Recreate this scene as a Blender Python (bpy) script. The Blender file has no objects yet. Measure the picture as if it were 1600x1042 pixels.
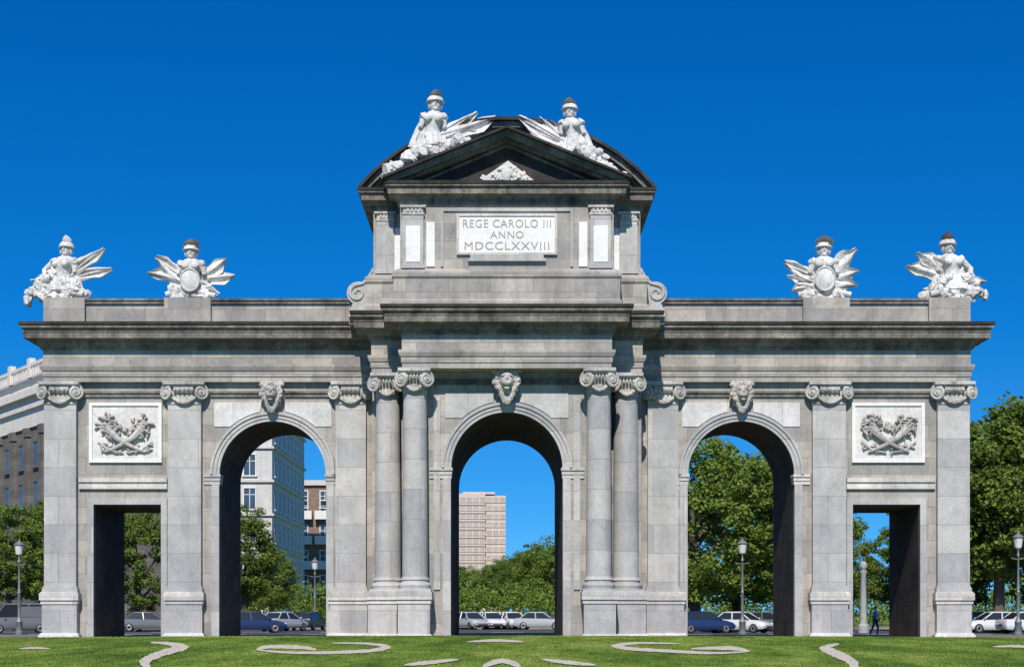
import bpy, bmesh, math, random
import numpy as np
from mathutils import Vector, Matrix, Euler, noise
R=math.radians; PI=math.pi
random.seed(7); rng=np.random.default_rng(7)
sc=bpy.context.scene; COL=sc.collection
CAMD=75.0; F=2475.0; HZ=957.0; CX=792.0; CH=1.25
def PX(px,y): return (px-CX)*(CAMD+y)/F
def PZ(py,y): return CH+(HZ-py)*(CAMD+y)/F
# ------------------------------------------------------------------ materials
def newmat(name):
    m=bpy.data.materials.new(name); m.use_nodes=True
    nt=m.node_tree; b=nt.nodes['Principled BSDF']; return m,nt,b
def nd(nt,t,**k):
    n=nt.nodes.new(t)
    for a,v in k.items(): setattr(n,a,v)
    return n
def ramp(nt,src,stops):
    r=nd(nt,'ShaderNodeValToRGB'); nt.links.new(src,r.inputs[0])
    e=r.color_ramp.elements
    while len(e)<len(stops): e.new(0.5)
    for i,(p,c) in enumerate(stops):
        e[i].position=p; e[i].color=(c[0],c[1],c[2],1) if hasattr(c,'__len__') else (c,c,c,1)
    return r.outputs[0]
def mixc(nt,mode,fac,a,b):
    n=nd(nt,'ShaderNodeMix',data_type='RGBA',blend_type=mode)
    for i,v in ((0,fac),(6,a),(7,b)):
        if hasattr(v,'is_linked'): nt.links.new(v,n.inputs[i])
        else: n.inputs[i].default_value=v if not hasattr(v,'__len__') else (v[0],v[1],v[2],1)
    return n.outputs[2]
def noise_tex(nt,vec,scale,detail=6,rough=0.6):
    n=nd(nt,'ShaderNodeTexNoise'); n.inputs['Scale'].default_value=scale; n.inputs['Detail'].default_value=detail
    n.inputs['Roughness'].default_value=rough; nt.links.new(vec,n.inputs['Vector']); return n.outputs[0]
def mapping(nt,vec,scale):
    n=nd(nt,'ShaderNodeMapping'); n.inputs['Scale'].default_value=scale; nt.links.new(vec,n.inputs[0]); return n.outputs[0]
def stone(name,c1,c2,blocks=None,grime=0.35,fine=0.25,dark=(0.07,0.06,0.05),bump=0.3,var=1.0):
    m,nt,b=newmat(name)
    geo=nd(nt,'ShaderNodeNewGeometry'); P=geo.outputs['Position']
    col=ramp(nt,noise_tex(nt,P,0.9,8,0.65),[(0.3,c1),(0.7,c2)])
    if blocks:
        bw,bh=blocks
        sx=nd(nt,'ShaderNodeSeparateXYZ'); nt.links.new(P,sx.inputs[0])
        ad=nd(nt,'ShaderNodeMath',operation='ADD'); nt.links.new(sx.outputs[0],ad.inputs[0]); nt.links.new(sx.outputs[1],ad.inputs[1])
        cb=nd(nt,'ShaderNodeCombineXYZ'); nt.links.new(ad.outputs[0],cb.inputs[0]); nt.links.new(sx.outputs[2],cb.inputs[1])
        br=nd(nt,'ShaderNodeTexBrick'); nt.links.new(cb.outputs[0],br.inputs['Vector'])
        br.inputs['Scale'].default_value=1; br.inputs['Brick Width'].default_value=bw; br.inputs['Row Height'].default_value=bh
        br.inputs['Mortar Size'].default_value=0.022; br.inputs['Mortar Smooth'].default_value=0.8
        v=var
        br.inputs['Color1'].default_value=(1-.24*v,1-.235*v,1-.22*v,1); br.inputs['Color2'].default_value=(1+.15*v,1+.11*v,1+.05*v,1); br.inputs['Mortar'].default_value=(0.64,0.60,0.56,1)
        col=mixc(nt,'MULTIPLY',1.0,col,br.outputs[0])
    st=ramp(nt,noise_tex(nt,mapping(nt,P,(1.6,1.6,0.22)),1.0,7,0.7),[(0.45,0.0),(0.75,1.0)])
    pt=ramp(nt,noise_tex(nt,P,2.3,8,0.75),[(0.5,0.0),(0.75,1.0)])
    mx=nd(nt,'ShaderNodeMath',operation='MAXIMUM'); nt.links.new(st,mx.inputs[0]); nt.links.new(pt,mx.inputs[1])
    ml=nd(nt,'ShaderNodeMath',operation='MULTIPLY'); nt.links.new(mx.outputs[0],ml.inputs[0]); ml.inputs[1].default_value=grime
    col=mixc(nt,'MIX',ml.outputs[0],col,dark)
    sp=ramp(nt,noise_tex(nt,P,10,3,0.6),[(0.3,1-fine),(0.7,1+fine*0.4)])
    col=mixc(nt,'MULTIPLY',1.0,col,sp)
    nt.links.new(col,b.inputs['Base Color']); b.inputs['Roughness'].default_value=0.85
    b.inputs['Specular IOR Level'].default_value=0.2
    bp=nd(nt,'ShaderNodeBump'); bp.inputs['Strength'].default_value=bump; bp.inputs['Distance'].default_value=0.05
    nt.links.new(noise_tex(nt,P,7,5,0.6),bp.inputs['Height']); nt.links.new(bp.outputs[0],b.inputs['Normal'])
    return m
def plain(name,c,rough=0.6,var=0.15,scale=3.0,metal=0,spec=0.5,coat=0):
    m,nt,b=newmat(name); geo=nd(nt,'ShaderNodeNewGeometry')
    col=ramp(nt,noise_tex(nt,geo.outputs['Position'],scale,6,0.65),[(0.3,[x*(1-var) for x in c]),(0.7,[x*(1+var) for x in c])])
    nt.links.new(col,b.inputs['Base Color']); b.inputs['Roughness'].default_value=rough; b.inputs['Metallic'].default_value=metal
    b.inputs['Specular IOR Level'].default_value=spec; b.inputs['Coat Weight'].default_value=coat
    return m
M={}
M['granite']=stone('granite_blocks',(0.34,0.315,0.285),(0.49,0.46,0.42),(1.9,0.78),0.45,0.12,bump=0.15)
M['granite_col']=stone('granite_shafts',(0.40,0.393,0.388),(0.54,0.53,0.515),(3.3,1.35),0.32,0.12,bump=0.15,var=0.8)
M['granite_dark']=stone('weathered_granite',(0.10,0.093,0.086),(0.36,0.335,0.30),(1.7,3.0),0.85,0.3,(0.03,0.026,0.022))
M['granite_black']=stone('blackened_edge_and_shade',(0.022,0.02,0.018),(0.085,0.075,0.066),None,0.6,0.3,(0.02,0.018,0.015))  # weathered cornice edges; on the tympanum this black is painted shade
M['granite_shade']=stone('shaded_granite',(0.07,0.062,0.052),(0.13,0.115,0.10),(1.6,0.78),0.5,0.25,(0.03,0.025,0.02))  # granite darkened to paint in the shade inside the openings
M['limestone']=stone('white_limestone',(0.62,0.59,0.545),(0.78,0.75,0.70),None,0.32,0.18,(0.25,0.22,0.18))
M['white_panel']=stone('white_marble_panel',(0.74,0.72,0.69),(0.86,0.84,0.81),None,0.2,0.12,(0.35,0.32,0.28))
M['spandrel']=stone('pale_spandrel_slabs',(0.54,0.525,0.50),(0.80,0.785,0.76),(2.6,3.0),0.35,0.15,(0.3,0.27,0.24),var=0.4)
M['spandrel_grey']=stone('grey_spandrel_slabs',(0.44,0.425,0.40),(0.62,0.605,0.58),(2.6,3.0),0.35,0.15,(0.25,0.22,0.2),var=0.5)
M['carved']=stone('carved_limestone',(0.44,0.41,0.37),(0.70,0.66,0.60),None,0.75,0.3,(0.10,0.088,0.075),bump=0.7)
M['carved_grey']=stone('carved_grey_stone',(0.40,0.385,0.36),(0.56,0.54,0.51),None,0.5,0.2,(0.12,0.11,0.10))
M['statue']=stone('statue_limestone',(0.64,0.61,0.57),(0.84,0.81,0.77),None,0.6,0.25,(0.15,0.13,0.115),bump=0.5)
M['statue_dark']=stone('blackened_limestone',(0.05,0.045,0.04),(0.20,0.18,0.16),None,0.8,0.3)
M['plinth']=stone('pale_plinth',(0.52,0.50,0.47),(0.68,0.66,0.62),(2.2,2.0),0.35,0.15)
M['letters']=plain('carved_letters',(0.36,0.31,0.26),0.7)
M['roofing']=plain('lead_roof',(0.07,0.07,0.075),0.6)
# ------------------------------------------------------------------ mesh builder
class MB:
    def __init__(s): s.v=[]; s.f=[]
    def add(s,vs,fs):
        o=len(s.v); s.v+= [tuple(p) for p in vs]; s.f+=[tuple(i+o for i in f) for f in fs]; return s
    def box(s,x0,x1,y0,y1,z0,z1):
        if x0>x1:x0,x1=x1,x0
        v=[(x0,y0,z0),(x1,y0,z0),(x1,y1,z0),(x0,y1,z0),(x0,y0,z1),(x1,y0,z1),(x1,y1,z1),(x0,y1,z1)]
        return s.add(v,[(0,3,2,1),(4,5,6,7),(0,1,5,4),(1,2,6,5),(2,3,7,6),(3,0,4,7)])
    def prism(s,poly,y0,y1):
        n=len(poly); v=[(x,y0,z) for x,z in poly]+[(x,y1,z) for x,z in poly]
        return s.add(v,[tuple(range(n)),tuple(range(2*n-1,n-1,-1))]+[(i,(i+1)%n+0,(i+1)%n+n,i+n)[::-1] for i in range(n)])
    def loft(s,rings,caps=True,closed=True):
        n=len(rings[0]); v=[p for r in rings for p in r]; f=[]
        for k in range(len(rings)-1):
            for i in range(n if closed else n-1):
                j=(i+1)%n; f.append((k*n+i,k*n+j,(k+1)*n+j,(k+1)*n+i))
        if caps: f+= [tuple(range(n-1,-1,-1)),tuple(range((len(rings)-1)*n,len(rings)*n))]
        return s.add(v,f)
    def tube(s,pts,rad,n=8):
        pts=[Vector(p) for p in pts]; rings=[]
        if not hasattr(rad,'__len__'): rad=[rad]*len(pts)
        for i,p in enumerate(pts):
            d=(pts[min(i+1,len(pts)-1)]-pts[max(i-1,0)]).normalized()
            up=Vector((0,1,0)) if abs(d.y)<0.9 else Vector((1,0,0))
            a=d.cross(up).normalized(); b=d.cross(a)
            rings.append([tuple(p+(a*math.cos(t)+b*math.sin(t))*rad[i]) for t in [2*PI*k/n for k in range(n)]])
        return s.loft(rings)
    def lathe(s,prof,c=(0,0,0),n=20,sx=1,sy=1,mod=None):
        rings=[]
        for r,z in prof:
            rings.append([(c[0]+sx*r*math.cos(t)*(mod(t,z) if mod else 1),c[1]+sy*r*math.sin(t)*(mod(t,z) if mod else 1),c[2]+z) for t in [2*PI*k/n for k in range(n)]])
        return s.loft(rings)
    def blob(s,c,r,sub=2,rot=(0,0,0),amp=0.0,fr=2.0,seed=0.0):
        bm=bmesh.new(); bmesh.ops.create_icosphere(bm,subdivisions=sub,radius=1)
        E=Euler(rot).to_matrix(); vs=[]
        for v in bm.verts:
            k=1+amp*noise.noise(v.co*fr+Vector((seed,seed*1.7,seed*.3)))
            q=Vector((v.co.x*r[0],v.co.y*r[1],v.co.z*r[2]))*k
            vs.append(tuple(E@q+Vector(c)))
        fs=[tuple(v.index for v in f.verts) for f in bm.faces]; bm.free()
        return s.add(vs,fs)
    def build(s,name,mat,parent=None,smooth=False):
        me=bpy.data.meshes.new(name); me.from_pydata(s.v,[],s.f); me.materials.append(M[mat] if isinstance(mat,str) else mat)
        bm=bmesh.new(); bm.from_mesh(me); bmesh.ops.recalc_face_normals(bm,faces=bm.faces); bm.to_mesh(me); bm.free()
        if smooth:
            me.polygons.foreach_set('use_smooth',[True]*len(me.polygons)); 
            try: me.set_sharp_from_angle(angle=R(40))
            except Exception: pass
        o=bpy.data.objects.new(name,me); COL.objects.link(o); o.parent=parent
        return o
def tag(o,label=None,cat=None,group=None,kind=None):
    if label:o['label']=label
    if cat:o['category']=cat
    if group:o['group']=group
    if kind:o['kind']=kind
    return o
def empty(name,loc=(0,0,0),rz=0,label=None,cat=None,group=None):
    o=bpy.data.objects.new(name,None); COL.objects.link(o); o.location=loc; o.rotation_euler=(0,0,rz)
    o.empty_display_size=0.5
    return tag(o,label,cat,group)
def sweep(plan,prof):
    n=len(plan); A=sum(plan[i][0]*plan[(i+1)%n][1]-plan[(i+1)%n][0]*plan[i][1] for i in range(n))
    sg=1 if A>0 else -1; m=MB(); k=len(prof); vs=[]
    for i in range(n):
        p=Vector(plan[i]); a=(p-Vector(plan[i-1])).normalized(); b=(Vector(plan[(i+1)%n])-p).normalized()
        n1=Vector((a.y,-a.x))*sg; n2=Vector((b.y,-b.x))*sg; off=(n1+n2)/(1+n1.dot(n2))
        for o,z in prof: q=p+off*o; vs.append((q.x,q.y,z))
    fs=[]
    for i in range(n):
        j=(i+1)%n
        for t in range(k):
            u=(t+1)%k; fs.append((i*k+t,j*k+t,j*k+u,i*k+u))
    return m.add(vs,fs)
# ================================================================== THE ARCH
arch=empty('triumphal_arch',(0,0,0),0,'monumental grey granite triumphal arch with five openings and a pedimented attic','monument')
ZS=7.79; AR=2.53; ZT=12.4
def arch_bay(m,x0,x1,y0,y1,cx,r,zs,z1,z0=0,N=32):
    m.box(x0,cx-r,y0,y1,z0,zs); m.box(cx+r,x1,y0,y1,z0,zs)
    xs=[x0]+[cx-r*math.cos(PI*i/N) for i in range(N+1)]+[x1]
    zz=[zs]+[zs+r*math.sin(PI*i/N) for i in range(N+1)]+[zs]
    for i in range(len(xs)-1):
        a,b,c,d=xs[i],xs[i+1],zz[i],zz[i+1]
        for y in (y0,y1): m.add([(a,y,c),(b,y,d),(b,y,z1),(a,y,z1)],[(0,1,2,3)])
        m.add([(a,y0,c),(b,y0,d),(b,y1,d),(a,y1,c)],[(0,1,2,3)])
WX=21.65; DC0,DC1=16.36,19.55; DT=6.37; AC=11.08
for s in (-1,1):
    m=MB()
    def sb(a,b,z0,z1): m.box(s*a,s*b,0,6,z0,z1)
    sb(DC1,WX,0,ZT); sb(DC0,DC1,DT,ZT); sb(14.5,DC0,0,ZT)
    x0,x1=sorted((s*6.0,s*14.5)); arch_bay(m,x0,x1,0,6,s*AC,AR,ZS,ZT)
    w=m.build('wing_wall','granite',arch)
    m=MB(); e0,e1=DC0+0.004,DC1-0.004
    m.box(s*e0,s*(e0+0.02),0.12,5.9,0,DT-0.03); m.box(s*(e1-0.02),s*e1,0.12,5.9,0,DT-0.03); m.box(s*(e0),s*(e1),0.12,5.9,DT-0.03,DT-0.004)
    m.build('door_shade_lining','granite_shade',arch)  # dark sheets added over the jambs and head to paint in their shade
m=MB(); arch_bay(m,-4.7,4.7,-3.4,8.5,0,AR,ZS,ZT)
for s in (-1,1): m.box(s*4.7,s*6.2,-2.0,8.5,0,ZT)
m.build('central_wall','granite',arch)
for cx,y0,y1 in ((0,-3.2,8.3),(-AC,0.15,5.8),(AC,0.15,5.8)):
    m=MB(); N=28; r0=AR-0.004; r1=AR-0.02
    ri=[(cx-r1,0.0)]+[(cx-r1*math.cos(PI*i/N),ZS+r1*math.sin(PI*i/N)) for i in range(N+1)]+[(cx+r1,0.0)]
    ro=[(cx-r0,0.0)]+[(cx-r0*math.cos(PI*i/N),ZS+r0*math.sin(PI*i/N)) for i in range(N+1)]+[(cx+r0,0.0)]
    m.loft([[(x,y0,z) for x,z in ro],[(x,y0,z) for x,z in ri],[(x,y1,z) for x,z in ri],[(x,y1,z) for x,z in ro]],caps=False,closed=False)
    m.build('vault_shade_lining','granite_shade',arch)  # dark sheet under the vault and along its jambs, shade put into colour
for cx,yf in ((0,-3.4),(-AC,0),(AC,0)):
    m=MB(); N=40
    for ra,rb,p in ((AR-0.02,AR+0.13,0.10),(AR+0.13,AR+0.30,0.15),(AR+0.30,AR+0.42,0.22)):
        rings=[]
        for i in range(N+1):
            t=PI*i/N; c,sn=-math.cos(t),math.sin(t)
            rings.append([(cx+ra*c,yf-p,ZS+ra*sn),(cx+rb*c,yf-p,ZS+rb*sn),(cx+rb*c,yf+0.05,ZS+rb*sn),(cx+ra*c,yf+0.05,ZS+ra*sn)])
        m.loft(rings)
    m.build('archivolt','granite_col',arch)
    for s in (-1,1):
        m=MB()
        if cx!=0: far=abs(AC-8.15)-0.005 if s*cx<0 else 14.34-AC
        else: far=3.5
        for a,b,p in ((ZS-0.48,ZS-0.30,0.06),(ZS-0.30,ZS-0.12,0.10),(ZS-0.12,ZS+0.0,0.16)):
            m.box(cx+s*(AR-p*0.5),cx+s*far,yf-p,yf+ 0.6,a,b)
        m.build('impost','plinth',arch)
        m=MB(); m.box(cx+s*(AR+0.004),cx+s*(AR+0.36),yf-0.09,yf+0.05,0.0,ZS-0.49); m.build('jamb_strip','granite_col',arch)
        rr=AR+0.5; zb=10.05; zt=11.2; xo=2.78
        a0=math.acos(min(1,(zb-ZS)/rr))
        pts=[(-xo,zt),(-xo,zb)]
        K=8; a1=0.2
        for k in range(K+1):
            a=a0+(a1-a0)*k/K; pts.append((-rr*math.sin(a),ZS+rr*math.cos(a)))
        pts.append((-0.55,zt))
        m=MB(); m.prism([(cx-s*x,z) for x,z in pts],yf-0.045,yf+0.03); m.build('spandrel_panel','spandrel' if cx else 'spandrel_grey',arch)
def spiral(m,c,r,rot,sg,thick=0.09):
    pts=[];rad=[]
    for i in range(30):
        t=i/29; a=PI/2-sg*2*PI*2.0*t; q=r*(1-0.86*t)
        p=Vector((q*math.cos(a),-0.06*t*2,q*math.sin(a))); p=Euler((0,0,rot)).to_matrix()@p
        pts.append(p+Vector(c)); rad.append(thick*(1-0.45*t))
    m.tube(pts,rad,6)
    e=Euler((0,0,rot)).to_matrix()@Vector((0,-0.1,0))
    m.blob(Vector(c)+e,(0.09,0.09,0.09),1)
    m.blob(c,(r*0.9,0.1,r*0.9),2,(0,0,rot))
def capital(cx,yf,w,round_=False,zb=11.08,zt=12.13,parent=None):
    m=MB(); h=w/2
    yb=yf+(w if round_ else 0.3)
    m.box(cx-h-0.2,cx+h+0.2,yf-0.30,yb,zt-0.15,zt-0.005)
    m.box(cx-h-0.12,cx+h+0.12,yf-0.22,yb,zt-0.23,zt-0.15)
    if round_: m.lathe([(h*0.98,zb),(h*1.06,zb+0.03),(h*1.06,zb+0.1),(h,zb+0.12),(h,zb+0.45),(h*1.15,zb+0.6),(h*1.2,zb+0.75),(h*1.1,zt-0.2)],(cx,yf+h,0),24)
    else:
        m.box(cx-h-0.03,cx+h+0.03,yf-0.05,yb,zb,zb+0.1); m.box(cx-h,cx+h,yf-0.02,yb,zb+0.1,zt-0.2)
        m.loft([[(x,yf+0.05,zt-0.55),(x,yf-0.12,zt-0.52),(x,yf-0.2,zt-0.4),(x,yf-0.18,zt-0.25),(x,yf+0.05,zt-0.22)] for x in (cx-h*0.6,cx+h*0.6)])
    for i in range(5):
        x=cx+(i-2)*w*0.14; m.blob((x,yf-0.2,zt-0.4),(0.07,0.08,0.12),1)
    for s in (-1,1): spiral(m,(cx+s*(h+0.02),yf-0.16,zt-0.52),0.36,s*R(32),s,0.085)
    pts=[(cx-h*0.85+2*h*0.85*t,yf-0.14,zb+0.38-0.32*math.sin(PI*t)) for t in [i/10 for i in range(11)]]
    m.tube(pts,[0.05+0.05*math.sin(PI*i/10) for i in range(11)],6)
    for p in pts[::2]: m.blob((p[0],p[1]-0.05,p[2]),(0.08,0.06,0.07),1)
    m.blob((cx,yf-0.2,zt-0.1),(0.13,0.1,0.12),1)
    return m.build('capital','carved',parent,True)
def pedestal(x0,x1,yf,yb,zt=2.24):
    x0,x1=min(x0,x1),max(x0,x1)
    m=MB(); m.box(x0,x1,yf,yb,0.30,zt-0.58); o=m.build('pedestal','granite_col',arch)
    m=MB(); m.box(x0-0.05,x1+0.05,yf-0.05,yb,zt-0.58,zt-0.40); m.box(x0-0.10,x1+0.10,yf-0.12,yb,zt-0.40,zt-0.06); m.box(x0-0.05,x1+0.05,yf-0.07,yb,zt-0.06,zt)
    m.build('pedestal_cap','plinth',o)
    m=MB(); m.box(x0-0.13,x1+0.13,yf-0.15,yb,0,0.22); m.box(x0-0.07,x1+0.07,yf-0.08,yb,0.22,0.30); m.build('pedestal_base','limestone',o)
for s in (-1,1):
    for a,b in ((20.25,21.9),(14.36,16.06),(6.58,8.15)):
        c=s*(a+b)/2; w=b-a-0.14
        m=MB(); m.box(c-w/2,c+w/2,-0.3,0.05,2.24,11.08); m.box(c-w/2-0.08,c+w/2+0.08,-0.38,0.05,2.24,2.42); m.box(c-w/2-0.04,c+w/2+0.04,-0.34,0.05,2.42,2.52)
        if a>20: m.box(s*(21.6),s*21.82,0.05,1.5,2.24,11.08)
        p=m.build('pilaster','granite_col',arch); capital(c,-0.3,w,False,parent=p)
        pedestal(s*a,s*b+(s*0.2 if a<7 else 0),-0.42,0.02)
    m=MB(); m.box(s*DC0,s*(DC0-0.28),-0.10,0.05,0.0,DT+0.3); m.box(s*DC1,s*(DC1+0.28),-0.10,0.05,0.0,DT+0.3); m.box(s*DC0,s*DC1,-0.10,0.05,DT,DT+0.3)
    m.build('door_surround','granite_col',arch)
    m=MB(); m.box(s*16.07,s*20.24,-0.12,0.05,7.22,7.42); m.box(s*16.07,s*20.24,-0.2,0.05,7.42,7.62); m.box(s*16.07,s*20.24,-0.16,0.05,7.1,7.22); m.build('string_course','plinth',arch)
    xa,xb=16.42,19.66
    m=MB(); m.box(s*xa,s*xb,-0.06,0.05,8.45,11.08); o=m.build('relief_panel','limestone',arch)
    m=MB()
    for q in ((xa-0.1,xa+0.05,8.35,11.18),(xb-0.05,xb+0.1,8.35,11.18)): m.box(s*q[0],s*q[1],-0.13,0.05,q[2],q[3])
    for z in (8.35,11.03): m.box(s*(xa+0.05),s*(xb-0.05),-0.13,0.05,z,z+0.15)
    m.build('panel_frame','white_panel',o)
    m=MB(); cc=s*(xa+xb)/2; cz=9.7
    rr_=random.Random(40+s)
    for q in (-1,1):
        m.tube([(cc-q*0.95,-0.16,cz-0.85),(cc-q*0.35,-0.24,cz-0.62),(cc+q*0.35,-0.26,cz-0.22),(cc+q*0.85,-0.2,cz+0.25)],[0.05,0.09,0.14,0.22],8)
        m.tube([(cc+q*0.1,-0.14,cz-0.9),(cc+q*0.8,-0.2,cz-0.75),(cc+q*1.3,-0.16,cz-0.35)],[0.04,0.06,0.03],6)
        for i in range(52):
            a=rr_.uniform(0,2*PI); r_=rr_.uniform(0.0,0.62)
            m.blob((cc+q*0.82+r_*math.cos(a)*0.85,-0.12-rr_.uniform(0,0.16),cz+0.38+r_*math.sin(a)*0.95),(0.17,0.09,0.06),1,(0,rr_.uniform(0,PI),0))
        for i in range(22):
            t=rr_.random(); m.blob((cc+q*(0.15+1.05*t),-0.13,cz-0.75+0.15*t+rr_.uniform(-.18,.18)),(0.15,0.08,0.05),1,(0,rr_.uniform(0,PI),0))
    for i in range(12): m.blob((cc+rr_.uniform(-.3,.3),-0.18,cz+0.1+rr_.uniform(-.5,.4)),(0.15,0.1,0.08),1,(0,rr_.uniform(0,PI),0))
    m.build('carved_trophy','carved',o,True)
    for a,b in ((16.07,20.24),(8.16,14.35)):
        m=MB()
        if a>9: m.box(s*a,s*b,-0.10,0.05,11.45,11.62); m.box(s*a,s*b,-0.17,0.05,11.62,11.72)
        else:
            for u,v in ((a,AC-0.55),(AC+0.55,b)): m.box(s*u,s*v,-0.10,0.05,11.45,11.62); m.box(s*u,s*v,-0.17,0.05,11.62,11.72)
        m.build('neck_moulding','granite_dark',arch)
    for cx,cy,r in ((s*4.12,-3.95,0.575),(s*5.45,-2.42,0.60)):
        m=MB(); prof=[(r*1.25,2.30),(r*1.25,2.42),(r*1.3,2.47),(r*1.25,2.55),(r*1.1,2.60),(r*1.08,2.68),(r*1.16,2.73),(r*1.05,2.8),(r,2.88)]
        for k in range(9): t=k/8; prof.append((r*(1-0.10*t**1.6),2.88+(11.08-2.88)*t))
        m.lathe(prof,(cx,cy,0),32)
        m.box(cx-r*1.3,cx+r*1.3,cy-r*1.3,cy+r,2.2,2.31)
        p=m.build('column','granite_col',arch,True); capital(cx,cy-r*0.9,r*1.8,True,parent=p)
    pedestal(s*3.42,s*4.84,-4.75,-3.38); pedestal(s*4.98,s*6.30,-3.25,-1.98)
    m=MB(); m.box(s*3.3,s*3.02,-3.48,-3.35,2.3,11.0); m.build('responding_pilaster','granite_col',arch)
m=MB(); 
for s in (-1,1): m.box(s*0.6,s*3.4,-3.52,-3.35,11.55,11.8)
m.build('neck_moulding','granite_dark',arch)
PW=21.85
PLAN=[(-PW,-0.3),(-6.15,-0.3),(-6.15,-2.98),(-4.66,-2.98),(-4.66,-4.5),(4.66,-4.5),(4.66,-2.98),(6.15,-2.98),(6.15,-0.3),(PW,-0.3),(PW,6.3),(6.15,6.3),(6.15,8.8),(-6.15,8.8),(-6.15,6.3),(-PW,6.3)]
sweep(PLAN,[(-1.25,12.13),(0,12.13),(0,12.38),(0.05,12.385),(0.05,12.64),(0.10,12.65),(0.17,12.82),(0.17,12.93),(-1.25,12.93)]).build('architrave','granite',arch)
sweep(PLAN,[(-1.24,12.92),(0.02,12.92),(0.02,13.62),(-1.24,13.62)]).build('frieze','granite',arch)
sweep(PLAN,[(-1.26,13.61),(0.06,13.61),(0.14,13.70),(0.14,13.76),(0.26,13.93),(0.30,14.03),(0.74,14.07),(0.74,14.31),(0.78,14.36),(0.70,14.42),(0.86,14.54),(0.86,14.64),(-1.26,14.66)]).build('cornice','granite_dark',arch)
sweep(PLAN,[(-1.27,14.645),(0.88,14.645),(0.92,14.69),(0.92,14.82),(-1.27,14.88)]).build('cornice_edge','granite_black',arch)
for s in (-1,1):
    m=MB(); m.box(s*6.6,s*21.7,0.05,5.95,14.5,15.86); m.box(s*6.6,s*21.75,-0.02,6.02,14.86,15.02)
    p=m.build('parapet','granite',arch)
    m=MB(); m.box(s*6.6,s*21.8,-0.06,6.06,15.86,16.0); m.box(s*6.6,s*21.85,-0.12,6.12,16.0,16.1); m.build('coping','granite_dark',p)
    for a,b in ((19.95,21.9),(14.0,16.2)):
        m=MB(); m.box(s*a,s*b,-0.17,2.0,14.86,16.13); m.build('statue_pedestal','granite',p)
AP=[(-6.1,-2.6),(-4.8,-2.6),(-4.8,-3.75),(4.8,-3.75),(4.8,-2.6),(6.1,-2.6),(6.1,8.0),(-6.1,8.0)]
sweep(AP,[(-1.0,14.6),(0,14.6),(0,19.7),(-1.0,19.7)]).build('attic_wall','granite',arch)
sweep(AP,[(-1.01,14.61),(0.35,14.61),(0.35,15.2),(0.28,15.3),(0.28,16.2),(0.36,16.3),(0.36,16.5),(0.2,16.62),(0.06,16.7),(-1.01,16.7)]).build('attic_base','granite',arch)
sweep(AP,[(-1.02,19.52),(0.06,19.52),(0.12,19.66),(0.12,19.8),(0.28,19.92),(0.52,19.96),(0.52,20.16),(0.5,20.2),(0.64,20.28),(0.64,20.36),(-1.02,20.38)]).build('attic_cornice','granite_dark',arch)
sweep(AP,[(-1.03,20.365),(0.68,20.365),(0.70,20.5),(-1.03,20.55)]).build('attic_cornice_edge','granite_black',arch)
m=MB(); m.box(-6.3,6.3,-2.2,8.0,20.0,20.52); m.build('attic_roof','roofing',arch)
for s in (-1,1):
    m=MB(); m.box(s*6.1,s*7.3,-1.7,7.2,14.6,16.0); m.build('attic_shoulder','granite',arch)
    # weathered S-shaped shoulder, coil at its foot
    m=MB()
    def arcp(cx_,cz_,r_,a_,b_,n_): return [(cx_+r_*math.cos(a_+(b_-a_)*i/n_),cz_+r_*math.sin(a_+(b_-a_)*i/n_)) for i in range(n_+1)]
    prof=[(6.12,14.9),(6.12,17.15),(6.24,17.1),(6.30,16.85),(6.42,16.62),(6.62,16.48)]+arcp(6.86,15.98,0.52,PI*0.55,-PI*0.35,9)+[(7.25,15.2),(7.3,14.9)]
    m.prism([(s*x,z) for x,z in prof],-2.0,-1.1)
    pts=[];rad=[]
    for i in range(26):
        t=i/25; a=PI*0.5-2*PI*1.25*t; q=0.40*(1-0.75*t); pts.append((s*(6.88+q*math.cos(a)),-2.0,15.96+q*math.sin(a))); rad.append(0.10*(1-0.3*t))
    m.tube([(s*6.24,-2.0,16.95),(s*6.4,-2.0,16.62),(s*6.62,-2.0,16.42)]+pts,[0.06,0.08,0.09]+rad,6)
    m.build('scroll_console','carved_grey',arch,True)
    for a,b,yf in ((3.74,4.68,-3.75),(5.15,5.95,-2.6)):
        m=MB(); m.box(s*a,s*b,yf-0.16,yf+0.05,16.7,19.1); m.box(s*(a-.06),s*(b+.06),yf-0.2,yf+0.05,16.7,16.86)
        p=m.build('attic_pilaster','granite_col',arch)
        m=MB(); m.box(s*(a-.04),s*(b+.04),yf-0.2,yf+0.05,19.1,19.2); m.box(s*(a+.02),s*(b-.02),yf-0.18,yf+0.05,19.2,19.42); m.box(s*(a-.1),s*(b+.1),yf-0.27,yf+0.05,19.42,19.51)
        for k in range(4): m.box(s*(a+.1+k*(b-a-.2)/4),s*(a+.1+k*(b-a-.2)/4+.1),yf-0.23,yf,19.22,19.40)
        m.build('pilaster_capital','carved',p)
        if a<4:
            m=MB(); m.box(s*(a+.15),s*(b-.15),yf-0.19,yf,16.98,18.6); m.build('inset_panel','white_panel',p)
            m=MB(); m.box(s*(a-0.50),s*(a-0.12),yf-0.07,yf+0.03,16.8,18.8); m.build('side_panel','white_panel',arch)
    m=MB(); m.box(s*4.84,s*5.14,-2.68,-2.55,16.8,18.8); m.build('side_panel','white_panel',arch)
m=MB(); m.box(-2.15,2.15,-3.83,-3.7,17.42,19.05); ins=m.build('inscription_panel','white_panel',arch)
m=MB()
for x in (-1,1): m.box(x*2.15,x*2.26,-3.88,-3.7,17.32,19.15)
m.box(-2.15,2.15,-3.88,-3.7,19.05,19.15); m.box(-2.15,2.15,-3.88,-3.7,17.32,17.42); m.build('panel_frame','plinth',ins)
m=MB()
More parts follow.
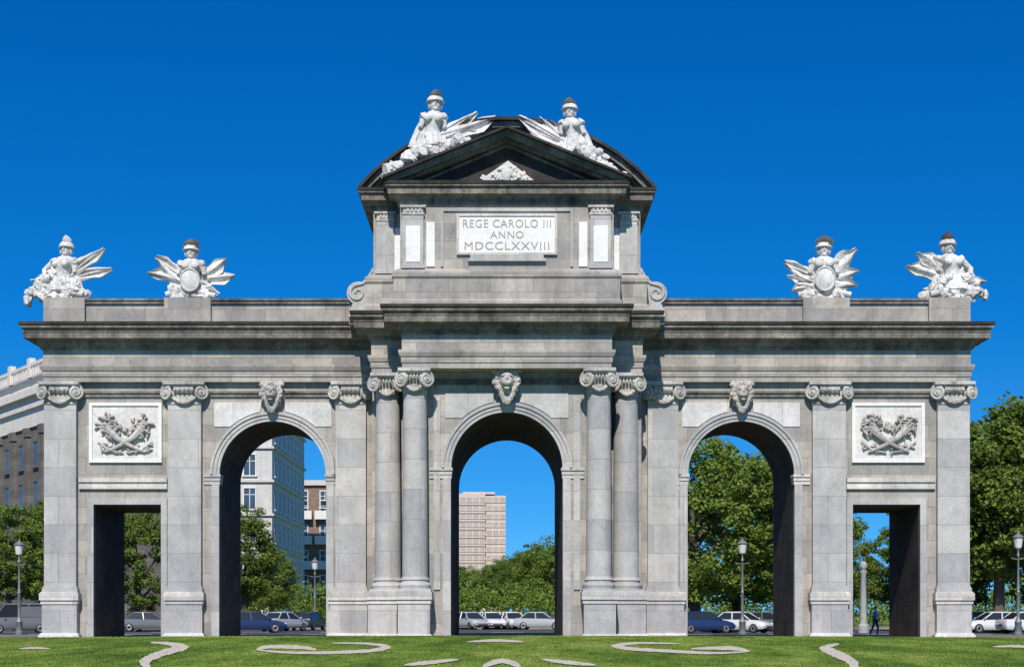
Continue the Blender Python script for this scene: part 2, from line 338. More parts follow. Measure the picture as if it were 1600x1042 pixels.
for x in (-1,1): m.box(x*2.85,x*2.97,-3.83,-3.7,16.8,19.4)
m.box(-2.85,2.85,-3.83,-3.7,19.28,19.4); m.build('wall_frame','granite_col',arch)
m=MB(); m.box(-1.75,1.75,-3.95,-3.7,17.02,17.14); m.box(-1.65,1.65,-3.9,-3.7,17.14,17.32); m.build('sill_ledge','granite_col',arch)
def lettering(txt,zc,width,h,parent):
    cu=bpy.data.curves.new('lettering','FONT'); cu.body=txt; cu.align_x='CENTER'; cu.align_y='CENTER'; cu.size=1; cu.extrude=0.008; cu.space_character=1.12; cu.resolution_u=6
    t=bpy.data.objects.new('tmp',cu); COL.objects.link(t); bpy.context.view_layer.update()
    dg=bpy.context.evaluated_depsgraph_get(); me=bpy.data.meshes.new_from_object(t.evaluated_get(dg))
    bpy.data.objects.remove(t)
    xs=[v.co.x for v in me.vertices]; ys=[v.co.y for v in me.vertices]
    kx=width/(max(xs)-min(xs)); ky=h/(max(ys)-min(ys)); mx=(max(xs)+min(xs))/2; my=(max(ys)+min(ys))/2
    for v in me.vertices:
        x,y,z=v.co; v.co=((x-mx)*kx,-3.84-z,zc+(y-my)*ky)
    me.materials.clear(); me.materials.append(M['letters'])
    o=bpy.data.objects.new('lettering',me); COL.objects.link(o); o.parent=parent
lettering('REGE CAROLO III',18.72,3.95,0.36,ins); lettering('ANNO',18.22,1.5,0.32,ins); lettering('MDCCLXXVIII',17.72,3.8,0.36,ins)
Rr=8.83; zc0=14.87; a1=math.asin(6.74/Rr); N=28
def arcband(m,ra,rb,y0,y1):
    rings=[]
    for i in range(N+1):
        a=-a1+2*a1*i/N; sn,c=math.sin(a),math.cos(a)
        rings.append([(ra*sn,y0,zc0+ra*c),(rb*sn,y0,zc0+rb*c),(rb*sn,y1,zc0+rb*c),(ra*sn,y1,zc0+ra*c)])
    m.loft(rings)
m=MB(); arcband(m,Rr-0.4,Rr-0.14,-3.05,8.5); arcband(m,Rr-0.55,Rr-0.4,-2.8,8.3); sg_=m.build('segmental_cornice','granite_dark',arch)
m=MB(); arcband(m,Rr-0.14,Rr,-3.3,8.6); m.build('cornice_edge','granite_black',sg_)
m=MB(); rr=Rr-0.5; aa=math.acos((20.5-zc0)/rr); m.prism([(rr*math.sin(-aa+2*aa*i/N),zc0+rr*math.cos(-aa+2*aa*i/N)) for i in range(N+1)],-2.6,8.0); m.build('crown_block','granite_dark',arch)
def rake(m,hw,zb,za,t0,t1,y0,y1):
    for s in (-1,1): m.prism([(s*hw,zb-t0),(0,za-t0),(0,za-t1),(s*hw,zb-t1)],y0,y1)
m=MB()
rake(m,5.45,20.70,22.9,0.11,0.27,-4.36,-2.7); rake(m,5.2,20.80,22.9,0.27,0.36,-4.30,-2.7); rake(m,5.0,20.90,22.9,0.36,0.5,-3.92,-2.7)
rk=m.build('raking_cornice','granite_dark',arch)
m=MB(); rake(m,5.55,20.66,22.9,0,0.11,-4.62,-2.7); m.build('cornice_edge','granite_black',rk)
m=MB(); m.prism([(-4.75,20.5),(4.75,20.5),(0,22.5)],-3.45,-2.7); ty=m.build('tympanum','granite_black',arch)  # black colour paints in the shade under the raking cornice
m=MB(); 
for s in (-1,1): m.prism([(s*4.3,20.5),(s*4.1,20.5),(0,22.25),(0,22.37)],-3.6,-3.4)
m.box(-4.3,4.3,-3.6,-3.4,20.5,20.62); m.build('tympanum_frame','granite_dark',ty)
m=MB()
m.prism([(-1.35,20.62),(1.35,20.62),(0.05,21.6)],-3.63,-3.4)
for i in range(34):
    t=random.uniform(-1.15,1.15); h=random.uniform(0,0.72*(1-abs(t)/1.35)); m.blob((t,-3.66,20.72+h),(0.14,0.08,0.09),1,(0,random.uniform(0,PI),0))
m.blob((0,-3.66,21.0),(0.26,0.12,0.34),2,amp=.3); m.build('tympanum_relief','limestone',ty,True)
def lion(cx,yf,z,k):
    m=MB(); m.prism([(cx-0.40*k,z-0.5*k),(cx+0.40*k,z-0.5*k),(cx+0.5*k,z+0.75*k),(cx-0.5*k,z+0.75*k)],yf-0.25*k,yf+0.05)
    o=m.build('keystone','carved',arch)
    m=MB()
    for i in range(15):
        a=2*PI*i/15; m.blob((cx+0.40*k*math.cos(a),yf-0.36*k,z+0.1*k+0.46*k*math.sin(a)),(0.17*k,0.16*k,0.2*k),2,(0,-a,0),0.5,3,i)
    for i in range(9):
        a=PI+PI*(i+0.5)/9; m.blob((cx+0.27*k*math.cos(a),yf-0.42*k,z-0.15*k+0.55*k*math.sin(a)),(0.11*k,0.12*k,0.22*k),1,(0,0,0),0.3,3,i)
    for s in (-1,1): m.blob((cx+s*0.45*k,yf-0.28*k,z+0.55*k),(0.2*k,0.14*k,0.15*k),2,(0,s*0.6,0),0.3)
    m.build('mane','carved',o,True)
    m=MB(); m.blob((cx,yf-0.48*k,z+0.1*k),(0.32*k,0.3*k,0.38*k),2)
    m.blob((cx,yf-0.74*k,z-0.05*k),(0.2*k,0.2*k,0.15*k),2); m.blob((cx,yf-0.70*k,z-0.27*k),(0.13*k,0.13*k,0.08*k),2); m.blob((cx,yf-0.80*k,z+0.1*k),(0.08*k,0.16*k,0.18*k),1)
    for s in (-1,1):
        m.blob((cx+s*0.15*k,yf-0.70*k,z+0.27*k),(0.12*k,0.1*k,0.06*k),1,(0,s*0.3,0)); m.blob((cx+s*0.3*k,yf-0.45*k,z+0.42*k),(0.1*k,0.08*k,0.12*k),1)
    m.build('lion_face','carved',o,True)
lion(-AC,-0.12,11.5,0.95); lion(AC,-0.12,11.5,0.95); lion(0,-3.6,11.55,1.08)
# ------------------------------------------------------------------ trophies
def pennant(m,base,ang,L,W,seed,thick=0.07):
    n=12; rings=[]; rnd=random.Random(seed)
    d=Vector((math.cos(ang),0,math.sin(ang))); q=Vector((-math.sin(ang),0,math.cos(ang)))
    ph=rnd.uniform(0,6)
    for i in range(n+1):
        u=i/n; w=W*(0.4+0.6*math.sin(PI*min(1,u*0.72+0.12)))*(1-0.65*max(0,u-0.75)/0.25)
        c=Vector(base)+d*(u*L)+q*(0.12*math.sin(u*3+ph)*W)
        front=[];back=[]; K=8
        for k in range(K+1):
            v=-1+2*k/K; y=0.10*math.sin(v*4.5+ph+u*1.5)-0.05
            e=0.08*W*math.sin(u*11+ph+k) if k in (0,K) else 0
            p=c+q*(v*w*0.5+e)+d*(0.12*W*math.sin(k*1.3+ph) if i==n else 0)
            front.append((p.x,p.y+y-thick,p.z)); back.append((p.x,p.y+y+thick,p.z))
        rings.append(front+back[::-1])
    m.loft(rings)
def trophy(loc,k,label,kind,mir=1,fl=(),hs=1.3,lean=0.0,plume=0.4,dark=True,seed=1,lumps=()):
    t=empty('stone_trophy',loc,0,label,'sculpture'); t.rotation_euler=(0,0,R(lean))
    def P(x,y,z): return (mir*x*k,y*k,z*k)
    sd=seed; rr=random.Random(sd)
    m=MB()
    bw=0.95 if kind!='attic' else 0.75
    m.blob(P(0,0.1,0.35),(bw*k,0.55*k,0.46*k),3,(0,0,0),0.7,2.4,sd)
    for i in range(14):
        a=rr.uniform(-1,1); m.blob(P(a*bw,-0.15+rr.uniform(-.2,.2),0.12+rr.uniform(0,0.5)*(1-abs(a)*.7)),(0.26*k,0.2*k,0.15*k),2,(rr.uniform(0,3),rr.uniform(0,3),0),0.6,3,i)
    m.build('rocky_base','statue',t,True)
    bx,by={'symmetric':(0.9,0.75),'corner':(0.9,0.8),'attic':(0.78,0.7)}[kind]
    tilt=0.0 if kind=='symmetric' else (0.18 if kind=='corner' else 0.12)
    def tl(x,z): return (x+mir*tilt*(z-1.2*k) if z>1.2*k else x)
    def shear(m):
        m.v=[(tl(x,z),y,z) for x,y,z in m.v]; return m
    m=MB(); m.lathe([(0.50*k,0.45*k),(0.70*k,0.5*k),(0.55*k,0.95*k),(0.42*k,1.2*k)],(0,0,0),36,bx,by,lambda a,z:1+0.09*math.sin(a*11)); shear(m).build('tunic_skirt','statue',t,True)
    m=MB(); m.lathe([(0.32*k,1.1*k),(0.44*k,1.16*k),(0.42*k,1.3*k),(0.48*k,1.5*k),(0.58*k,1.75*k),(0.56*k,1.92*k),(0.40*k,2.05*k),(0.22*k,2.12*k),(0.17*k,2.3*k)],(0,0,0),28,bx,by,lambda a,z:1+0.05*math.sin(a*3+1))
    for s in (-1,1):
        m.blob((s*0.22*k,-0.34*k,1.72*k),(0.22*k,0.15*k,0.18*k),2,amp=.15); m.blob((s*0.56*bx*k,0,1.86*k),(0.2*k,0.25*k,0.2*k),2,amp=.5,seed=s+sd)
        if kind=='corner' and s*mir<0: m.tube([(s*0.56*k,0,1.82*k),(s*0.85*k,-0.1*k,1.45*k),(s*0.7*k,-0.35*k,1.15*k)],[0.18*k,0.14*k,0.10*k],8)
        else: m.tube([(s*0.56*bx*k,0,1.82*k),(s*0.70*bx*k,-0.05*k,1.35*k)],[0.17*k,0.11*k],8)
    shear(m).build('cuirass','statue',t,True)
    if kind!='symmetric':
        m=MB(); cw=1.1 if kind=='corner' else 0.8
        for i in range(6):
            x=(-1+2*i/5); m.tube([P(x*0.4,0.25,1.95),P(x*0.65*cw-0.1,0.15,1.3),P(x*0.95*cw-0.15,0.0,0.55)],[0.10*k,0.15*k,0.14*k],6)
        shear(m).build('cloak','statue',t,True)
    h=hs; hz=2.42*k; hx=tl(0,hz)
    m=MB(); m.blob((hx,-0.04*k,hz),(0.22*h*k,0.25*h*k,0.29*h*k),3,amp=.08); m.blob((hx,-0.27*h*k,hz-0.02*k),(0.05*k,0.09*k,0.09*k),1); m.blob((hx,-0.2*h*k,hz-0.2*h*k),(0.11*k,0.1*k,0.08*k),1)
    hd=m.build('head','statue',t,True)
    m=MB(); m.lathe([(0.26*h*k,0.02*k),(0.35*h*k,0.04*k),(0.30*h*k,0.09*k),(0.28*h*k,0.2*k),(0.18*h*k,0.31*k),(0.03*k,0.35*k)],(hx,0,hz+0.06*k),20,1,1.1)
    for s in (-1,1): m.blob((hx+s*0.22*h*k,-0.03*k,hz-0.05*k),(0.06*k,0.15*k,0.2*k),2)
    hl=m.build('helmet','statue',t,True)
    m=MB(); rings=[]
    for i in range(13):
        a=-0.7+i*(PI*0.5+1.1)/12; w=plume*k*math.sin(PI*(i+1)/14)*(1+0.12*math.sin(i*2.2))
        c=Vector((hx+mir*0.03*k,-0.36*h*k*math.sin(a)*0.8+0.05*k,hz+0.30*k+0.24*k*math.cos(a)))
        rings.append([(c.x+w*math.cos(b),c.y+0.09*k*math.cos(b*2),c.z+0.13*k*math.sin(b)-0.10*k*abs(math.cos(b))) for b in [2*PI*j/12 for j in range(12)]])
    m.loft(rings); m.build('plume','statue_dark' if dark else 'statue',hl,True)
    for i,(a,L,W) in enumerate(fl):
        m=MB(); bz=1.05 if kind!='attic' else 0.75
        a=R(a); b=(0.15*k*math.cos(a),0.15*k+0.05*i*k%0.2,bz*k+0.1*k*math.sin(a))
        if mir<0: a=PI-a; b=(-b[0],b[1],b[2])
        pennant(m,b,a,L*k,W*k,i+sd)
        d=Vector((math.cos(a),0,math.sin(a)))
        m.tube([Vector(b)-Vector((0,0.12*k,0)),Vector(b)-Vector((0,0.12*k,0))+d*(L+0.05)*k],[0.06*k,0.04*k],6)
        m.build('pennant','statue',t,True)
    if kind=='symmetric':
        m=MB()
        def shieldr(r,y): return [(r*0.46*k*math.cos(q),y*k,0.95*k+r*0.56*k*math.sin(q)) for q in [2*PI*j/28 for j in range(28)]]
        m.loft([shieldr(1.0,-0.5),shieldr(1.06,-0.62),shieldr(0.95,-0.68),shieldr(0.88,-0.62),shieldr(0.5,-0.72),shieldr(0.05,-0.74)]); m.build('oval_shield','statue',t,True)
    m=MB()
    if kind!='attic':
        for i,(x0,z0,x1,z1) in enumerate(((-1.2,0.3,1.0,0.75),(1.2,0.25,-1.0,0.8))):
            m.tube([P(x0,-0.35-0.05*i,z0),P(x1,-0.3,z1)],[0.12*k,0.08*k],8)
    if kind=='symmetric':
        for x,zz in ((-1.0,-0.05),(0.95,-0.15)): m.tube([P(x*0.7,-0.35,0.5),P(x,-0.4,zz)],[0.14*k,0.05*k],6)
    for i in range(9):
        x=rr.uniform(-1.0,1.0)*bw; m.blob(P(x,-0.38,0.3+rr.uniform(-.2,.4)),(0.18*k,0.14*k,0.2*k),2,(0,rr.uniform(-1,1),0),0.6,3,i)
    for (x0,z0,x1,z1,n_,sz) in lumps:
        for i in range(n_):
            u=i/(n_-1); sr=sz*rr.uniform(.7,1.15)
            m.blob(P(x0+(x1-x0)*u+rr.uniform(-.12,.12),-0.2+rr.uniform(-.2,.2),z0+(z1-z0)*u+rr.uniform(-.12,.12)),(sr*1.3*k,sr*k,sr*.8*k),2,(rr.uniform(0,3),rr.uniform(0,3),0),0.6,2.5,i)
    m.build('arms_and_drapery','statue',t,True)
    return t
trophy((PX(97,0.8),0.8,16.1),1.03,'white stone figure-like trophy on the left end of the left wing parapet','corner',1,
       [(36,2.25,0.62),(12,2.2,0.6),(178,1.4,0.5)],1.1,-8,0.2,False,3,[(-0.3,1.35,-1.45,0.3,12,0.24),(-0.2,0.8,-1.6,0.15,9,0.2),(0.3,0.8,1.3,0.25,8,0.22)])
trophy((PX(299,0.8),0.8,16.1),0.98,'white stone trophy with oval shield on the left wing parapet, second from the left end','symmetric',1,
       [(148,1.85,0.7),(170,1.95,0.62),(34,1.85,0.7),(10,1.9,0.62),(205,1.15,0.45),(-24,1.3,0.45)],1.25,4,0.40,True,8)
trophy((PX(1287,0.8),0.8,16.1),1.03,'white trophy with fanned banners and shield above the inner pier of the right wing','symmetric',1,
       [(156,1.8,0.62),(172,1.5,0.5),(42,1.9,0.75),(14,1.5,0.55),(200,1.35,0.5),(-12,1.4,0.5)],1.2,-5,0.42,True,21)
trophy((PX(1488,0.8),0.8,16.1),1.08,'white stone trophy of arms at the outer right end of the parapet','corner',-1,
       [(36,1.75,0.65),(14,1.95,0.65),(182,1.45,0.5)],1.15,8,0.26,True,33,[(-0.3,1.25,-1.15,0.45,10,0.24),(0.4,1.0,1.2,0.3,9,0.22),(-0.4,0.5,-1.4,0.3,6,0.2)])
trophy((PX(675,-3.4),-3.5,21.75),1.0,'white armoured trophy with helmet on the left slope of the pediment','attic',1,
       [(24,2.95,0.72),(36,2.3,0.5),(12,2.0,0.6)],1.25,6,0.28,True,44,[(-0.2,0.45,-2.1,-0.85,22,0.24),(-0.3,0.8,-1.2,-0.15,7,0.2),(0.2,0.5,1.5,0.72,10,0.2)])
trophy((PX(895,-3.4),-3.5,21.55),0.95,'white armoured trophy with helmet on the right slope of the pediment','attic',-1,
       [(30,2.8,0.7),(44,2.0,0.45),(16,2.0,0.55)],1.2,-6,0.3,True,57,[(-0.2,0.55,-2.2,-0.8,22,0.24),(-0.5,0.75,-1.5,0.05,7,0.2),(0.2,0.5,1.4,0.75,10,0.2)])
# ================================================================== GROUND
def leafy(name,c1,c2,c3):
    m,nt,b=newmat(name); geo=nd(nt,'ShaderNodeNewGeometry'); oi=nd(nt,'ShaderNodeObjectInfo')
    col=ramp(nt,noise_tex(nt,geo.outputs['Position'],1.3,5,0.75),[(0.32,c1),(0.52,c2),(0.7,c3)])
    hs=nd(nt,'ShaderNodeHueSaturation'); ma=nd(nt,'ShaderNodeMapRange'); ma.inputs['To Min'].default_value=0.8; ma.inputs['To Max'].default_value=1.15
    nt.links.new(oi.outputs['Random'],ma.inputs['Value']); nt.links.new(ma.outputs[0],hs.inputs['Value']); nt.links.new(col,hs.inputs['Color'])
    nt.links.new(hs.outputs[0],b.inputs['Base Color']); b.inputs['Roughness'].default_value=0.55; b.inputs['Specular IOR Level'].default_value=0.2
    tr=nd(nt,'ShaderNodeBsdfTranslucent'); nt.links.new(hs.outputs[0],tr.inputs[0]); mx=nd(nt,'ShaderNodeMixShader'); mx.inputs[0].default_value=0.4
    out=nt.nodes['Material Output']; nt.links.new(b.outputs[0],mx.inputs[1]); nt.links.new(tr.outputs[0],mx.inputs[2]); nt.links.new(mx.outputs[0],out.inputs[0])
    return m
M['leaf']=leafy('leaves',(0.085,0.135,0.025),(0.185,0.265,0.045),(0.29,0.36,0.085))
M['bark']=plain('bark',(0.10,0.08,0.06),0.9,0.4,6)
M['asphalt']=plain('asphalt',(0.06,0.06,0.062),0.9,0.2,1.5)
M['paving']=stone('paving',(0.30,0.28,0.25),(0.40,0.38,0.345),(0.8,0.8),0.2)
M['gravel']=plain('gravel',(0.56,0.49,0.40),0.95,0.3,5)
M['paint']=plain('road_paint',(0.7,0.7,0.68),0.7,0.1)
m_,nt,b=newmat('lawn_grass'); geo=nd(nt,'ShaderNodeNewGeometry'); P_=geo.outputs['Position']
c=ramp(nt,noise_tex(nt,mapping(nt,P_,(0.4,0.10,1)),1.0,6,0.7),[(0.36,(0.075,0.135,0.018)),(0.5,(0.14,0.215,0.03)),(0.62,(0.23,0.28,0.06))])
c=mixc(nt,'MULTIPLY',1.0,c,ramp(nt,noise_tex(nt,mapping(nt,P_,(1.6,0.5,1)),1.0,5,0.7),[(0.35,0.65),(0.6,1.1)]))
nt.links.new(c,b.inputs['Base Color']); b.inputs['Roughness'].default_value=0.9; b.inputs['Specular IOR Level'].default_value=0.1
M['lawn']=m_
m=MB(); m.add([(-2500,-300,-0.12),(2500,-300,-0.12),(2500,4000,-0.12),(-2500,4000,-0.12)],[(0,1,2,3)]); tag(m.build('road','asphalt'),kind='structure')
m=MB(); m.box(-36,36,-110,16,-0.118,0.0); tag(m.build('pavement','paving'),kind='structure')
m=MB(); m.box(-120,120,58,74,-0.118,0.0); tag(m.build('far_pavement','paving'),kind='structure')
m=MB(); m.add([(-900,74,-0.05),(900,74,-0.05),(900,900,-0.05),(-900,900,-0.05)],[(0,1,2,3)]); tag(m.build('park_ground','lawn'),kind='structure')
m=MB()
for i in range(-12,13): m.box(i*6-1.2,i*6+1.2,36.9,37.05,-0.125,-0.114)
for i in range(-12,13): m.box(i*6-1.2,i*6+1.2,26.9,27.05,-0.125,-0.114)
tag(m.build('road_markings','paint'),kind='structure')
LA,LB,LC=48.0,33.5,-41.0
def lawn_z(x,y):
    u=abs(x/LA)**6+abs((y-LC)/LB)**6; u=u**(1/6)
    if u>=1: return 0.0
    e=min(1,(1-u)/0.035); e=e*e*(3-2*e)
    rmp=max(0,min(1,(y+66)/56)); rmp=rmp*rmp*(3-2*rmp)
    return 0.01+e*(0.03+0.26*(1-0.4*min(1,(x/24)**2))*rmp)
m=MB(); nr,na=44,120; vs=[(0,LC,lawn_z(0,LC))]
for i in range(1,nr+1):
    r=(i/nr)**0.8
    for k in range(na):
        a=2*PI*k/na; c_,s_=math.cos(a),math.sin(a); q=(abs(c_)**6+abs(s_)**6)**(-1/6)
        x=LA*r*q*c_; y=LC+LB*r*q*s_; vs.append((x,y,lawn_z(x,y)))
fs=[(0,1+k,1+(k+1)%na) for k in range(na)]
for i in range(nr-1):
    for k in range(na):
        a=1+i*na+k; b2=1+i*na+(k+1)%na; fs.append((a,a+na,b2+na,b2))
m.add(vs,fs); tag(m.build('lawn','lawn',None,True),kind='structure')
RO=0.022
def hit(px,py):
    D=20.0
    while D<67.5:
        y=D-CAMD; x=PX(px,y); zr=PZ(py,y)
        if zr<=lawn_z(x,y): return (x,y,lawn_z(x,y)+RO)
        D+=0.05
    return (PX(px,-9.5),-9.5,lawn_z(PX(px,-9.5),-9.5)+RO)
def ribbon(pts,w):
    P=[Vector((a,b)) for a,b in pts]; out=[]
    Q=[P[0]]+P+[P[-1]]
    for i in range(1,len(Q)-2):
        for k in range(10):
            t=k/10; a,b_,c_,d=Q[i-1],Q[i],Q[i+1],Q[i+2]
            out.append(0.5*((2*b_)+(c_-a)*t+(2*a-5*b_+4*c_-d)*t*t+(3*b_-a-3*c_+d)*t**3))
    out.append(P[-1]); L=[];Rt=[]
    rj=random.Random(int(pts[0][0]))
    for i,p in enumerate(out):
        d=(out[min(i+1,len(out)-1)]-out[max(i-1,0)]); d=Vector((d.x,d.y*3)); 
        if d.length<1e-6: d=Vector((1,0))
        d.normalize(); n=Vector((-d.y,d.x)); ww=w*(0.15+0.85*math.sin(PI*(0.05+0.9*i/(len(out)-1))))
        j1=1+rj.uniform(-.14,.14); j2=1+rj.uniform(-.14,.14)
        o=Vector((n.x*ww*3.0,n.y*ww))
        L.append(hit(*(p+o*j1))); Rt.append(hit(*(p-o*j2)))
    m=MB(); n=len(L); m.add(L+Rt,[(i,i+1,n+i+1,n+i) for i in range(n-1)])
    tag(m.build('gravel_path','gravel'),kind='structure')
for pts,w in (([(238,1052),(226,1036),(240,1026),(268,1017),(284,1011),(264,1006),(236,1004)],4.0),
              ([(1338,1052),(1332,1036),(1316,1026),(1298,1018),(1290,1012),(1310,1006)],4.0),
              ([(402,1016),(450,1020),(520,1020),(580,1017),(604,1011),(575,1006),(520,1005)],2.6),
              ([(402,1016),(420,1011),(470,1012),(494,1016)],3.0),
              ([(1172,1018),(1120,1021),(1050,1018),(985,1014),(963,1009),(1000,1005),(1060,1006)],2.6),
              ([(1170,1018),(1140,1013),(1080,1014)],3.0),
              ([(730,1003),(775,1001),(818,1003)],2.0),([(632,1040),(670,1036),(716,1031)],3.0),([(848,1031),(890,1036),(930,1040)],3.0),
              ([(755,1043),(785,1033),(812,1043)],3.4),([(30,1014),(55,1013),(78,1014)],1.6),([(1552,1011),(1585,1010),(1615,1012)],2.0)):
    ribbon(pts,w)
n=80000; D=rng.uniform(33,66,n); X=rng.uniform(-1,1,n)*D*0.34; Y=D-CAMD
Zb=np.array([lawn_z(x,y) for x,y in zip(X,Y)]); A=rng.uniform(0,2*PI,n); H=rng.uniform(0.012,0.042,n); W=0.02
v=np.empty((n,3,3)); dx=np.cos(A)*W; dy=np.sin(A)*W
v[:,0]=np.stack([X-dx,Y-dy,Zb-0.01],1); v[:,1]=np.stack([X+dx,Y+dy,Zb-0.01],1); v[:,2]=np.stack([X+dy*1.2,Y+dx*1.2,Zb+H],1)
me=bpy.data.meshes.new('grass'); me.from_pydata(v.reshape(-1,3).tolist(),[],np.arange(n*3).reshape(-1,3).tolist()); me.materials.append(M['lawn'])
g=bpy.data.objects.new('grass',me); COL.objects.link(g); tag(g,'short mown green grass covering the mound in front of the arch','grass',kind='stuff')
# ================================================================== TREES
def crown_mesh(name,H,rx,seed,nclump=110,per=80,leaf=0.30,low=0.22):
    r=np.random.default_rng(seed)
    cz=H*(low+1)/2; rz=H*(1-low)/2
    C=[]
    while len(C)<nclump:
        p=r.normal(size=3); p/=np.linalg.norm(p); rad=r.uniform(0.3,1.0)**0.5
        lump=1+0.25*noise.noise(Vector(p)*1.8+Vector((seed,0,0)))+0.16*noise.noise(Vector(p)*4+Vector((seed,3,0)))
        q=p*rad*lump; taper=1.0-0.25*max(0,q[2])
        C.append((q[0]*rx*taper,q[1]*rx*taper,cz+q[2]*rz*0.93,r.uniform(0.45,1.0)))
    C=np.array(C); idx=np.repeat(np.arange(nclump),per); n=len(idx)
    d=r.normal(size=(n,3)); d/=np.linalg.norm(d,axis=1)[:,None]; rr=r.uniform(0,1,n)**0.5
    cr=C[idx,3]*H/13
    pos=C[idx,:3]+d*(rr*cr)[:,None]*np.array([1.2,1.2,0.75])
    nrm=r.normal(size=(n,3))*0.8+np.array([0,0,0.9])+d*0.5; nrm/=np.linalg.norm(nrm,axis=1)[:,None]
    u=np.cross(nrm,r.normal(size=(n,3))); u/=np.linalg.norm(u,axis=1)[:,None]; w=np.cross(nrm,u)
    s=(leaf*r.uniform(0.6,1.2,n))[:,None]
    v=np.stack([pos-u*s*0.5,pos+w*s*0.32,pos+u*s*0.5,pos-w*s*0.32],1)
    me=bpy.data.meshes.new(name); me.from_pydata(v.reshape(-1,3).tolist(),[],np.arange(n*4).reshape(-1,4).tolist()); me.materials.append(M['leaf'])
    return me
def trunk_mesh(H,rx,seed):
    rr=random.Random(seed); m=MB(); r0=H*0.022+0.05
    top=(rr.uniform(-.3,.3),rr.uniform(-.3,.3),H*0.72)
    m.tube([(0,0,-0.15),(0.05,0,H*0.1),(0.1*rr.uniform(-1,1),0.1,H*0.35),top],[r0*1.35,r0,r0*0.75,r0*0.2],10)
    for i in range(7):
        a=i*2.4+rr.uniform(-.4,.4); z=H*rr.uniform(0.2,0.5); L=rx*rr.uniform(0.6,0.9)
        m.tube([(0,0,z),(L*.45*math.cos(a),L*.45*math.sin(a),z+H*0.12),(L*math.cos(a),L*math.sin(a),z+H*rr.uniform(.2,.32))],[r0*0.5,r0*0.32,r0*0.08],6)
    return m
VAR=[]
for i,(H,rx,lw,nc) in enumerate(((13,4.3,0.14,180),(13,3.6,0.16,150),(13,5.0,0.14,190),(13,4.6,0.07,210))):
    cm=crown_mesh('crown',H,rx,11+i*5,nc,125,0.30,lw); tm=trunk_mesh(H,rx,i).build('trunk','bark',None,True)
    VAR.append((cm,tm.data)); bpy.data.objects.remove(tm)
def tree(px,Y,top,var,label,group=None,sx=1.0):
    z0=-0.05; H=PZ(top,Y)-z0; k=H/13
    t=empty('leafy_tree',(PX(px,Y),Y,z0),random.uniform(0,6),label,'tree',group)
    for nm,me in (('trunk',VAR[var][1]),('crown',VAR[var][0])):
        o=bpy.data.objects.new(nm,me); COL.objects.link(o); o.parent=t; o.scale=(k*sx,k*sx,k)
    return t
tree(14,48,780,0,'green tree at the left edge of the photo, in front of the classical building')
tree(66,56,772,1,'green tree partly hidden behind the leftmost pier of the arch')
tree(215,42,784,2,'green tree filling the left rectangular doorway')
tree(378,55,780,1,'tall narrow green tree at the left side of the left archway')
tree(425,70,845,0,'lower green tree in the left archway in front of the pale building')
ORD=['first','second','third','fourth','fifth','sixth','seventh','eighth']
for i,(px,Y,tp,v) in enumerate(((712,300,880,0),(735,260,884,2),(762,230,878,1),(790,205,868,2),(812,180,856,0),(836,150,848,3),(858,120,838,2),(884,100,832,0))):
    tree(px,Y,tp,v,'park tree seen through the central arch, %s from the left'%ORD[i],'park trees beyond the central arch',1.15)
tree(1085,38,655,3,'tall dense tree on the left side of the right archway',None,1.05)
tree(1150,52,715,2,'tree in the middle of the right archway behind the street lamp')
tree(1228,44,672,3,'tall tree on the right side of the right archway, half hidden by its jamb')
tree(1330,58,800,1,'tree on the left side of the right doorway',None,0.8)
tree(1400,48,815,0,'tree at the right of the right doorway, under a patch of sky')
tree(1500,40,690,3,'tall tree mostly hidden behind the right end of the arch')
tree(1562,34,625,0,'tall green tree just right of the arch')
tree(1625,36,575,3,'tallest green tree at the right edge of the photo',None,1.1)
tree(498,200,900,1,'small distant street tree at the right jamb of the left archway')
r=np.random.default_rng(5); nc=1500; per=36
X0=r.uniform(-75,75,nc); Y0=r.uniform(84,92,nc); hh=np.array([3.6+1.6*noise.noise(Vector((x*0.12,7,0)))+1.0*noise.noise(Vector((x*0.5,3,0))) for x in X0]); Z0=r.uniform(0,1,nc)**0.7*hh
idx=np.repeat(np.arange(nc),per); n=len(idx)
pos=np.stack([X0[idx],Y0[idx],Z0[idx]],1)+r.normal(size=(n,3))*np.array([.6,.6,.4])
u=r.normal(size=(n,3)); u/=np.linalg.norm(u,axis=1)[:,None]; w=np.cross(u,r.normal(size=(n,3))); w/=np.linalg.norm(w,axis=1)[:,None]; s=(0.4*r.uniform(.6,1.2,n))[:,None]
v=np.stack([pos-u*s*.5,pos+w*s*.32,pos+u*s*.5,pos-w*s*.32],1)
me=bpy.data.meshes.new('far_shrubbery'); me.from_pydata(v.reshape(-1,3).tolist(),[],np.arange(n*4).reshape(-1,4).tolist()); me.materials.append(M['leaf'])
o=bpy.data.objects.new('far_shrubbery',me); COL.objects.link(o); tag(o,'low band of green shrubbery behind the parked cars','shrubbery',kind='stuff')
